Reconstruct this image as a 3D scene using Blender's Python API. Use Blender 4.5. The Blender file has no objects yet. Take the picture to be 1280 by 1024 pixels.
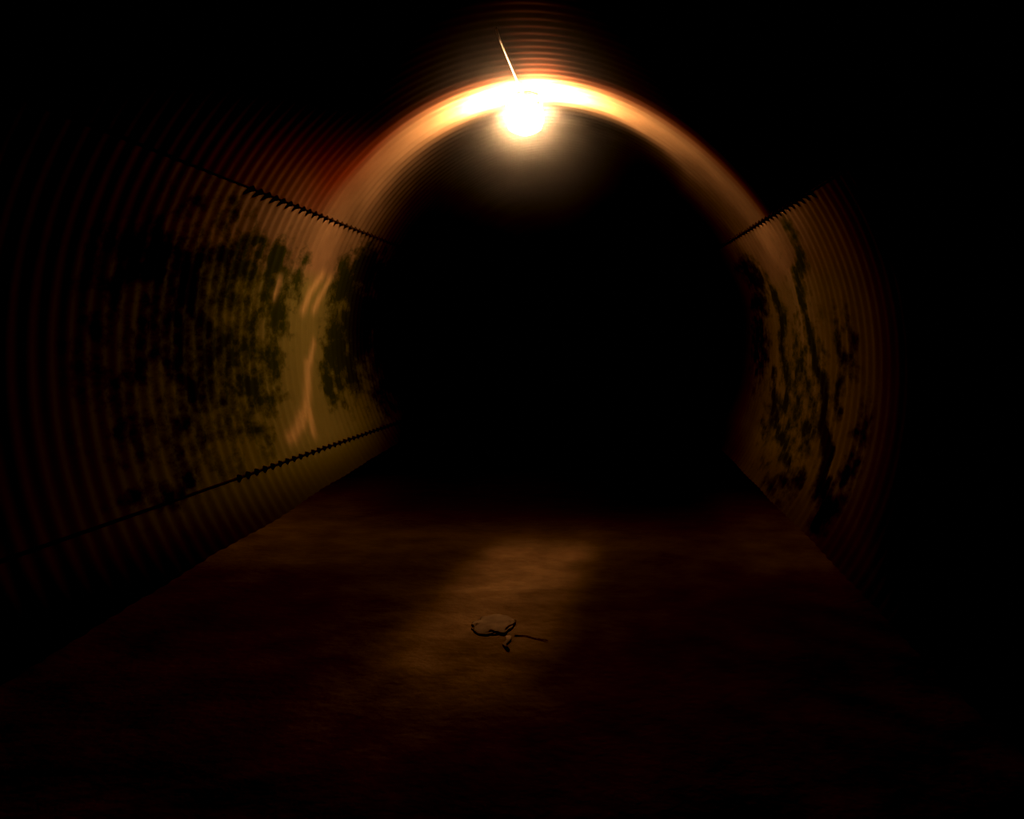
import bpy, bmesh, math, random
import numpy as np
from mathutils import Vector, Matrix, noise
random.seed(4)
S=bpy.context.scene
COL=S.collection
CX,CZ,R=-0.37,-0.10,2.03
PITCH,AMP=0.150,0.0038
FZ=-1.26
LAMP=Vector((-0.60,8.0,1.69))
Y0,Y1=-3.0,30.0
d=math.radians
def shape(a):
    # slightly squashed arch profile (backfill has deformed the pipe)
    return (1-.062*np.exp(-((a-d(48))/d(32))**2)-.008*np.exp(-((a-d(135))/d(22))**2)+.004*np.exp(-((a-d(92))/d(18))**2)
            +.045*np.exp(-((a-d(-38))/d(26))**2)+.02*np.exp(-((a-d(218))/d(20))**2))
def rad(y,a): return (R*float(shape(a)))-AMP*math.cos(2*math.pi*y/PITCH)
def fz(x): return FZ-.09*(x+2)/3.2

def newmat(n):
    m=bpy.data.materials.new(n); m.use_nodes=True
    nt=m.node_tree; b=nt.nodes['Principled BSDF']
    return m,nt,b
def simple(n,col,rough=.6,metal=0,emit=None,es=0,bump=0,scale=30):
    m,nt,b=newmat(n)
    tc=nt.nodes.new('ShaderNodeTexCoord'); no=nt.nodes.new('ShaderNodeTexNoise')
    no.inputs['Scale'].default_value=scale
    nt.links.new(tc.outputs['Object'],no.inputs['Vector'])
    mx=nt.nodes.new('ShaderNodeMix'); mx.data_type='RGBA'
    mx.inputs[6].default_value=(*[c*.6 for c in col],1); mx.inputs[7].default_value=(*[min(1,c*1.3) for c in col],1)
    nt.links.new(no.outputs['Fac'],mx.inputs[0]); nt.links.new(mx.outputs[2],b.inputs['Base Color'])
    b.inputs['Roughness'].default_value=rough; b.inputs['Metallic'].default_value=metal
    if emit:
        b.inputs['Emission Color'].default_value=(*emit,1); b.inputs['Emission Strength'].default_value=es
    if bump:
        bp=nt.nodes.new('ShaderNodeBump'); bp.inputs['Strength'].default_value=bump; bp.inputs['Distance'].default_value=.02
        nt.links.new(no.outputs['Fac'],bp.inputs['Height']); nt.links.new(bp.outputs[0],b.inputs['Normal'])
    return m

def steel():
    m,nt,b=newmat('galvanised_corrugated_steel'); N=nt.nodes.new; L=nt.links.new
    geo=N('ShaderNodeTexCoord')
    mp=N('ShaderNodeMapping'); mp.inputs['Scale'].default_value=(1,.45,.95); L(geo.outputs['Object'],mp.inputs['Vector'])
    at=N('ShaderNodeAttribute'); at.attribute_name='stain'
    n1=N('ShaderNodeTexNoise'); n1.inputs['Scale'].default_value=8.5; n1.inputs['Detail'].default_value=6; n1.inputs['Roughness'].default_value=.65
    L(mp.outputs[0],n1.inputs['Vector'])
    sb=N('ShaderNodeMath'); sb.operation='SUBTRACT'; L(n1.outputs['Fac'],sb.inputs[0]); sb.inputs[1].default_value=.5
    ml=N('ShaderNodeMath'); ml.operation='MULTIPLY'; L(sb.outputs[0],ml.inputs[0]); ml.inputs[1].default_value=2.8
    ad=N('ShaderNodeMath'); ad.operation='ADD'; L(at.outputs['Fac'],ad.inputs[0]); L(ml.outputs[0],ad.inputs[1])
    rp=N('ShaderNodeMapRange'); rp.inputs[1].default_value=.15; rp.inputs[2].default_value=.80; L(ad.outputs[0],rp.inputs[0])
    mm=N('ShaderNodeMath'); mm.operation='MULTIPLY'; L(rp.outputs[0],mm.inputs[0])
    g=N('ShaderNodeMapRange'); g.inputs[1].default_value=.02; g.inputs[2].default_value=.2; L(at.outputs['Fac'],g.inputs[0])
    L(g.outputs[0],mm.inputs[1])
    n2=N('ShaderNodeTexNoise'); n2.inputs['Scale'].default_value=1.6; n2.inputs['Detail'].default_value=6
    L(geo.outputs['Object'],n2.inputs['Vector'])
    base=N('ShaderNodeMix'); base.data_type='RGBA'
    base.inputs[6].default_value=(.145,.113,.082,1); base.inputs[7].default_value=(.21,.163,.12,1)
    mr=N('ShaderNodeMapRange'); mr.inputs[1].default_value=.3; mr.inputs[2].default_value=.7; L(n2.outputs['Fac'],mr.inputs[0]); L(mr.outputs[0],base.inputs[0])
    def mix(attr,prev,col):
        a=N('ShaderNodeAttribute'); a.attribute_name=attr
        x=N('ShaderNodeMix'); x.data_type='RGBA'; L(a.outputs['Fac'],x.inputs[0]); L(prev,x.inputs[6]); x.inputs[7].default_value=(*col,1)
        return x.outputs[2]
    p=mix('rust_shade',base.outputs[2],(.13,.050,.030))  # reddish rust tint, also used to paint shade ahead of the lamp
    p=mix('grime',p,(.160,.152,.080))
    m2=N('ShaderNodeMix'); m2.data_type='RGBA'; L(mm.outputs[0],m2.inputs[0]); L(p,m2.inputs[6]); m2.inputs[7].default_value=(.058,.066,.034,1)
    p=mix('pale',m2.outputs[2],(.34,.27,.18))
    p=mix('painted_shade',p,(.006,.005,.004))  # shade painted into the steel colour as near-black
    L(p,b.inputs['Base Color'])
    b.inputs['Roughness'].default_value=1; b.inputs['Metallic'].default_value=.0
    b.inputs['Specular IOR Level'].default_value=0
    return m
STEEL=steel()
RUST=simple('rusty_dark_steel',(.06,.045,.032),1,0)
RUST.node_tree.nodes['Principled BSDF'].inputs['Specular IOR Level'].default_value=0
GALV=simple('painted_conduit',(.30,.17,.11),.5,.2)
HOUS=simple('lamp_housing_metal',(.30,.24,.18),.7,.1)
ADDED_BAFFLE=simple('added_baffle_metal',(.25,.2,.16),.6,0)  # for the baffle added behind the globe
GLOW=simple('glowing_lamp_glass',(.9,.8,.6),.3,0,(1.0,.72,.45),930)
STONE=simple('pale_stone',(.40,.32,.23),.9,0,bump=.1,scale=14)
TWIG=simple('dry_twig_bark',(.42,.33,.23),.9,0,bump=.1,scale=60)

def hit(u,v):
    # where a sight line measured from the photo meets the pipe wall -> (y,z) on the wall
    dx,dz=(u-745)/1200,(405-v)/1200
    r=R*(.985 if u>745 else 1)
    A=dx*dx+dz*dz; B=-2*(dx*CX+dz*CZ)
    y=5
    for _ in range(6):
        C=CX*CX+CZ*CZ-r*r
        y=(-B+math.sqrt(B*B-4*A*C))/(2*A)
        a=math.atan2(dz*y-CZ,dx*y-CX)
        if a<-math.pi/2: a+=2*math.pi
        r=R*float(shape(a))
    return y,dz*y
left=[]
for u,v,sy,sz,a in [(215,330,.55,.13,.9),(300,325,.40,.13,1),(342,330,.14,.13,1.1),(345,385,.25,.25,.9),(300,440,.5,.3,.8),(240,400,.6,.45,.75),
        (250,500,.5,.3,.6),(320,490,.25,.25,.75),(300,540,.3,.1,.5),(340,440,.2,.25,.7),(374,345,.13,.14,.8),
        (455,335,.45,.15,1.3),(430,355,.28,.18,1.2),(490,350,.7,.15,1.3),(422,440,.32,.28,1.1),(450,400,.55,.35,1.2),(440,465,.28,.14,1.),(410,478,.14,.15,1),
        (485,420,.8,.6,.9),(480,500,.6,.2,.5),(170,440,.4,.5,.5),(220,610,.25,.06,.8),(180,620,.2,.06,.7)]:
    left.append((*hit(u,v),sy,sz,a))
right=[]
def path(pts,w,sz,a,n=6):
    for (u0,v0),(u1,v1) in zip(pts,pts[1:]):
        for k in range(n):
            t=k/n; right.append((*hit(u0+(u1-u0)*t,v0+(v1-v0)*t),w,sz,a))
path([(1000,370),(1014,420),(1018,450),(1032,490),(1028,530),(1036,570),(1024,600),(1030,630),(1020,660)],.09,.06,1.05)
path([(968,370),(980,400),(976,430),(986,480),(982,510)],.12,.07,.9)
path([(1026,590),(1050,640)],.05,.06,.7)
path([(990,290),(1003,320),(998,350),(1004,370)],.10,.08,.8)
path([(966,470),(970,530),(985,580),(1000,610)],.10,.07,.8)
for u,v,sy,sz,a in [(932,335,.35,.08,1.),(945,350,.35,.12,1),(950,380,.3,.12,.9),(950,430,.35,.3,.8),(965,520,.3,.2,.7),(1050,470,.12,.3,.7),(1000,500,.6,.6,.5),(1000,460,.2,.12,.8),(1008,540,.2,.12,.8),(975,600,.25,.2,.6),(1055,600,.12,.3,.7),(1065,430,.12,.2,.6),(1075,560,.1,.25,.6)]:
    right.append((*hit(u,v),sy,sz,a))
def sstep(x): 
    x=np.clip(x,0,1); return x*x*(3-2*x)

def wall(name,a0,a1,blobs,label,yend=Y1):
    ny=int((yend-Y0)/(PITCH/8)); na=max(8,int((a1-a0)*R/.035))
    ys=np.linspace(Y0,yend,ny+1); an=np.linspace(a0,a1,na+1)
    Yg,Ag=np.meshgrid(ys,an,indexing='ij'); Rg=R*shape(Ag)-AMP*np.cos(2*np.pi*Yg/PITCH)
    X=CX+Rg*np.cos(Ag); Z=CZ+Rg*np.sin(Ag)
    co=np.stack([X,Yg,Z],-1).reshape(-1,3); af=Ag.reshape(-1); Y=co[:,1]
    i=np.arange(ny)[:,None]*(na+1)+np.arange(na)[None,:]
    f=np.stack([i,i+1,i+na+2,i+na+1],-1).reshape(-1,4)
    me=bpy.data.meshes.new(name); me.from_pydata(co.tolist(),[],f.tolist())
    me.polygons.foreach_set('use_smooth',[True]*len(me.polygons))
    st=np.zeros(len(co)); pl=np.zeros(len(co)); shd=np.zeros(len(co))
    for (y,z,sy,sz,a) in blobs:
        st=np.maximum(st, a*np.exp(-.5*(((co[:,1]-y)/sy)**2+((co[:,2]-z)/sz)**2)))
    ru=np.zeros(len(co)); g=np.zeros(len(co))
    if name.startswith('wall'):
        lf='left' in name
        edge=.46 if lf else .45
        g=np.clip((edge-co[:,2])/.15,0,1)*(.9 if lf else .35)
        if lf:
            for pts,w in [([(402,345),(388,365),(378,390)],.055),([(412,350),(398,375),(392,388)],.05),([(350,350),(343,372)],.04),
                          ([(385,455),(384,500),(378,530),(360,550)],.07),([(392,430),(386,460)],.04),([(386,510),(392,545)],.05),([(376,520),(366,550)],.06)]:
                for (u0,v0),(u1,v1) in zip(pts,pts[1:]):
                    for q in range(8):
                        t=q/8; y,z=hit(u0+(u1-u0)*t,v0+(v1-v0)*t)
                        pl=np.maximum(pl,.7*np.exp(-.5*(((Y-y)/w)**2+((co[:,2]-z)/.035)**2)))
            shd=.6*sstep((-.90-co[:,2])/.38)  # shade painted in toward the wall foot
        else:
            shd=.8*sstep((6.6-Y)/2.2)*sstep((co[:,2]+1.8)/.8)  # shade painted on the stretch nearer than the lamp
            shd=np.maximum(shd,.55*sstep((-.75-co[:,2])/.6))
            shd=np.maximum(shd,.25)*1.0
            shd=np.where(co[:,2]>.3,np.maximum(shd*sstep((.9-co[:,2])/.6),.8*sstep((6.6-Y)/2.2)),shd)
    else:
        ru=.5*np.exp(-((af-d(138))/.22)**2-((Y-7.4)/.6)**2)+.95*np.clip((7.7-Y)/.4,0,1)*(1-.6*sstep((af-d(134))/d(18)))  # rusty left shoulder, then painted darkening ahead of the lamp
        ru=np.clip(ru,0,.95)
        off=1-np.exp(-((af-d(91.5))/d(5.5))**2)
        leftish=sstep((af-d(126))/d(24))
        shd=.97*sstep((7.9-Y)/.8)*off*(1-.9*leftish)  # painted shade ahead of the lamp, sparing the crown strip
        shd=np.maximum(shd,.97*sstep((Y-8.1)/.7)*np.exp(-((af-d(90))/d(40))**4))  # painted shade past the lamp
        shd=np.maximum(shd,.34*sstep((abs(af-d(92))-d(10))/d(22))*(1-.6*leftish))  # lamp falloff painted down the shoulders
    for nm,arr in (('stain',st),('grime',g),('rust_shade',ru),('pale',pl),('painted_shade',np.clip(shd,0,.97))):
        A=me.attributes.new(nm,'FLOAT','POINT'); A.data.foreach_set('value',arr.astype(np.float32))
    me.materials.append(STEEL)
    o=bpy.data.objects.new(name,me); COL.objects.link(o)
    o['kind']='structure'; o['label']=label; o['category']='tunnel wall'
    return o
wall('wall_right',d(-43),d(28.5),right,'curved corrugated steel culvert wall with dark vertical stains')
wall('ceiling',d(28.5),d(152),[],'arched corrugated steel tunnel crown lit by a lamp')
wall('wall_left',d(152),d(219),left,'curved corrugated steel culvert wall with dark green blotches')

def floor():
    m,nt,b=newmat('silt_painted_light'); N=nt.nodes.new; L=nt.links.new
    tc=N('ShaderNodeTexCoord'); n=N('ShaderNodeTexNoise'); n.inputs['Scale'].default_value=4.2; n.inputs['Detail'].default_value=8; n.inputs['Roughness'].default_value=.55
    L(tc.outputs['Object'],n.inputs['Vector'])
    n2=N('ShaderNodeTexNoise'); n2.inputs['Scale'].default_value=22; n2.inputs['Detail'].default_value=6
    L(tc.outputs['Object'],n2.inputs['Vector'])
    at=N('ShaderNodeAttribute'); at.attribute_name='light'  # mask of light and shade painted into the silt colour
    mu=N('ShaderNodeMath'); mu.operation='MULTIPLY_ADD'; L(n.outputs['Fac'],mu.inputs[0]); mu.inputs[1].default_value=.9; mu.inputs[2].default_value=0.2
    mm=N('ShaderNodeMath'); mm.operation='MULTIPLY'; L(mu.outputs[0],mm.inputs[0]); L(at.outputs['Fac'],mm.inputs[1]); mm.use_clamp=True
    mx=N('ShaderNodeMix'); mx.data_type='RGBA'; L(mm.outputs[0],mx.inputs[0])
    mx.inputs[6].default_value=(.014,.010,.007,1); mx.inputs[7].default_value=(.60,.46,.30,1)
    L(mx.outputs[2],b.inputs['Base Color']); b.inputs['Roughness'].default_value=.9
    b.inputs['Specular IOR Level'].default_value=.1
    bp=N('ShaderNodeBump'); bp.inputs['Strength'].default_value=.35; bp.inputs['Distance'].default_value=.02
    L(n2.outputs['Fac'],bp.inputs['Height']); L(bp.outputs[0],b.inputs['Normal'])
    xs=np.arange(-1.76,1.841,.04)+CX; ys=np.concatenate([np.arange(Y0,10,.04),np.arange(10,Y1+.2,.2)])
    v=[];light=[]
    for y in ys:
        for x in xs:
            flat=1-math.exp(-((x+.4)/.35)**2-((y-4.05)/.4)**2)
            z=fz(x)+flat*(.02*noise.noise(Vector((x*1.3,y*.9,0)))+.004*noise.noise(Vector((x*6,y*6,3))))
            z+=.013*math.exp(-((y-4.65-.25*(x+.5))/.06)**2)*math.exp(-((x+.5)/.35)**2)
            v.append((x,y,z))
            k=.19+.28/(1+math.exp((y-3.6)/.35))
            k+=.62*math.exp(-abs((x+.44-.12*(y-4.5))/.33)**4)*math.exp(-abs((y-4.5)/1.25)**4)  # pool of light painted on the floor
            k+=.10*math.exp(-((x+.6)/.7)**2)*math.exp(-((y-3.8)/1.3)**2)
            if y>5.4: k*=math.exp(-((y-5.4)/.9)**2)  # painted shade on the floor toward and past the lamp
            k+=.14*(1/(1+math.exp(-(x-.9)/.12)))*math.exp(-((y-6.2)/1.3)**2)  # painted brightness along the wall feet, to blend with the lit walls
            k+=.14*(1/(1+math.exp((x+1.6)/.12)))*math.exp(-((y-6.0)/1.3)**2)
            light.append(k)
    n_=len(xs)
    f=[(i*n_+j,i*n_+j+1,(i+1)*n_+j+1,(i+1)*n_+j) for i in range(len(ys)-1) for j in range(n_-1)]
    me=bpy.data.meshes.new('floor'); me.from_pydata(v,[],f)
    me.polygons.foreach_set('use_smooth',[True]*len(f))
    A=me.attributes.new('light','FLOAT','POINT'); A.data.foreach_set('value',light)
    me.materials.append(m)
    o=bpy.data.objects.new('floor',me); COL.objects.link(o)
    o['kind']='structure'; o['label']='dark silt floor with a painted patch of light'; o['category']='floor'
floor()

def mkobj(name,bm,mat,parent=None,smooth=True):
    me=bpy.data.meshes.new(name); bm.normal_update(); bm.to_mesh(me); bm.free()
    if smooth:
        me.polygons.foreach_set('use_smooth',[True]*len(me.polygons))
    me.materials.append(mat); o=bpy.data.objects.new(name,me); COL.objects.link(o)
    if parent: o.parent=parent
    return o
def tube(bm,pts,radii,seg=12,flat=1):
    rings=[]
    for i,p in enumerate(pts):
        p=Vector(p); a=Vector(pts[max(0,i-1)]); b_=Vector(pts[min(len(pts)-1,i+1)])
        t=(b_-a).normalized(); ref=Vector((0,0,1)) if abs(t.z)<.9 else Vector((1,0,0))
        u=t.cross(ref).normalized(); w=t.cross(u)*flat
        r=radii[i] if isinstance(radii,(list,tuple)) else radii
        rings.append([bm.verts.new(p+(u*math.cos(2*math.pi*k/seg)+w*math.sin(2*math.pi*k/seg))*r) for k in range(seg)])
    for a,b_ in zip(rings,rings[1:]):
        for k in range(seg): bm.faces.new((a[k],a[(k+1)%seg],b_[(k+1)%seg],b_[k]))
    bm.faces.new(rings[0]); bm.faces.new(rings[-1])
    bmesh.ops.recalc_face_normals(bm,faces=bm.faces)
def lathe(bm,prof,seg=40,sx=1,sy=1,cap=True):
    rs=[]
    for r,z in prof:
        rs.append([bm.verts.new((r*sx*math.cos(2*math.pi*k/seg),r*sy*math.sin(2*math.pi*k/seg),z)) for k in range(seg)])
    for a,b_ in zip(rs,rs[1:]):
        for k in range(seg): bm.faces.new((a[k],a[(k+1)%seg],b_[(k+1)%seg],b_[k]))
    if cap:
        bm.faces.new(rs[0]); bm.faces.new(rs[-1])
    bmesh.ops.recalc_face_normals(bm,faces=bm.faces)

bolt_mesh=None
def seam(idx,angf,label):
    global bolt_mesh
    bm=bmesh.new(); hw=.007/R; prev=None
    for y in np.arange(Y0,20,PITCH/8):
        ang=angf(y); r=rad(y,ang)-.0015
        row=[bm.verts.new((CX+(r+dr)*math.cos(ang+da),y,CZ+(r+dr)*math.sin(ang+da))) for da,dr in ((-hw,.005),(-hw,0),(hw,0),(hw,.005))]
        if prev:
            for k in range(3): bm.faces.new((prev[k],prev[k+1],row[k+1],row[k]))
        prev=row
    o=mkobj(f'trim_{idx}',bm,RUST); o['kind']='structure'; o['label']=label; o['category']='seam'
    if bolt_mesh is None:
        b=bmesh.new()
        lathe(b,[(.022,0),(.022,.003)],16)
        lathe(b,[(.017,.003),(.017,.012),(.013,.015)],6)
        lathe(b,[(.008,.013),(.008,.02)],8)
        bolt_mesh=bpy.data.meshes.new('bolt'); b.to_mesh(bolt_mesh); b.free(); bolt_mesh.materials.append(RUST)
    for i in range(40,80):
        y=i*PITCH; ang=angf(y); r=rad(y,ang)-.002
        bo=bpy.data.objects.new('bolt',bolt_mesh); COL.objects.link(bo); bo.parent=o
        q=Vector((-math.cos(ang),0,-math.sin(ang))).to_track_quat('Z','Y')
        bo.rotation_mode='QUATERNION'; bo.rotation_quaternion=q
        bo.location=(CX+r*math.cos(ang),y,CZ+r*math.sin(ang))
seam(1,lambda y:d(152),'bolted lap seam along the upper corrugated wall')
seam(2,lambda y:d(28.5),'bolted lap seam along the upper corrugated wall')
seam(3,lambda y:math.pi+math.asin(min(1,max(.39,(.84+.026*(y-5.5))/R)) if y<11 else .483),'bolted lap seam low on the stained wall')

lamp=bpy.data.objects.new('ceiling_lamp',None); COL.objects.link(lamp); lamp.location=(LAMP.x,LAMP.y,1.875)
lamp['label']='glowing orange-white bulkhead lamp fixed to the tunnel crown'; lamp['category']='lamp'
bm=bmesh.new(); lathe(bm,[(.11,.035),(.12,.02),(.12,-.005),(.10,-.018),(.07,-.024)],40); mkobj('lamp_base',bm,HOUS,lamp)
bm=bmesh.new(); lathe(bm,[(.06,-.022),(.098,-.045),(.125,-.085),(.134,-.13),(.124,-.175),(.10,-.21),(.065,-.235),(.03,-.247),(.008,-.25)],24,sx=1.12); mkobj('glass_globe',bm,GLOW,lamp)
bm=bmesh.new()  # added baffle behind the globe, shaped to cut light past the lamp
rows=[]
for j in range(11):
    t=j/10; zz=-.02-.255*t; rr=.158+.03*math.sin(math.pi*t)
    row=[]
    for k in range(33):
        a=d(38)+d(104)*k/32
        row.append(Vector((rr*1.08*math.cos(a),rr*math.sin(a),zz+.06*abs(math.cos(a))**2*t)))
    rows.append(row)
vv=[[bm.verts.new(p) for p in r] for r in rows]
for a,b_ in zip(vv,vv[1:]):
    for k in range(32): bm.faces.new((a[k],a[k+1],b_[k+1],b_[k]))
bmesh.ops.solidify(bm,geom=bm.faces[:],thickness=.004)
mkobj('added_light_baffle',bm,ADDED_BAFFLE,lamp)
bm=bmesh.new()
for k in range(4):
    a=k*math.pi/4+.3
    pts=[]
    for t in range(-9,10):
        q=t/9*math.pi/2
        r=.155*math.sin(q); z=-.03-.235*math.cos(q)
        pts.append((r*math.cos(a),r*math.sin(a),z))
    tube(bm,pts,.0022,6)
mkobj('wire_guard',bm,HOUS,lamp)

bm=bmesh.new()
tube(bm,[(-.59,7.88,1.862),(-.60,7.6,1.866),(-.632,6.3,1.865),(-.635,6.2,1.875),(-.637,6.16,1.89),(-.637,6.15,1.93)],.009,10)
o=mkobj('conduit',bm,GALV); o['label']='thin metal conduit running along the tunnel crown to the lamp'; o['category']='conduit'

bm=bmesh.new(); bmesh.ops.create_icosphere(bm,subdivisions=4,radius=1)
for v in bm.verts:
    n=1+.3*noise.noise(v.co*1.8)+.14*noise.noise(v.co*4)
    v.co=Vector((v.co.x*.09*n,v.co.y*.13*n,v.co.z*.007*n))
FC=fz(-.4)
o=mkobj('stone',bm,STONE); o.location=(-.44,4.15,FC+.006); o['label']='pale flat rounded stone lying on the silt floor'; o['category']='stone'
def twig(pts,r,label):
    bm=bmesh.new(); tube(bm,pts,[r*(1-.5*i/(len(pts)-1)) for i in range(len(pts))],8,flat=.35)
    o=mkobj('twig',bm,TWIG); o['label']=label; o['category']='twig'
z=FC
twig([(-.365,4.0,z+.003),(-.36,3.95,z+.004),(-.372,3.90,z+.004),(-.35,3.83,z+.003)],.013,'short pale crooked twig beside the flat stone')
twig([(-.34,4.02,z+.002),(-.29,4.02,z+.002),(-.25,3.99,z+.001),(-.2,3.96,z+.000)],.006,'thin dried twig lying beside the flat stone')

w=bpy.data.worlds.new('World'); S.world=w; w.use_nodes=True; nt=w.node_tree
nt.nodes['Background'].inputs[0].default_value=(0,0,0,1)
vs=nt.nodes.new('ShaderNodeVolumeScatter'); vs.inputs['Density'].default_value=.0042; vs.inputs['Anisotropy'].default_value=.95
nt.links.new(vs.outputs[0],nt.nodes['World Output'].inputs['Volume'])

c=bpy.data.cameras.new('Camera'); co=bpy.data.objects.new('Camera',c); COL.objects.link(co)
c.sensor_width=36; c.lens=36*1200/1280; c.shift_x=-105/1280; c.shift_y=-107/1280
co.location=(0,0,0); co.rotation_euler=(math.pi/2,0,0)
S.camera=co
vs=S.view_settings
vs.view_transform='Standard'
vs.gamma=.56
vs.use_curve_mapping=True
cm=vs.curve_mapping
cm.black_level=(.040,.040,.034)
cm.update()
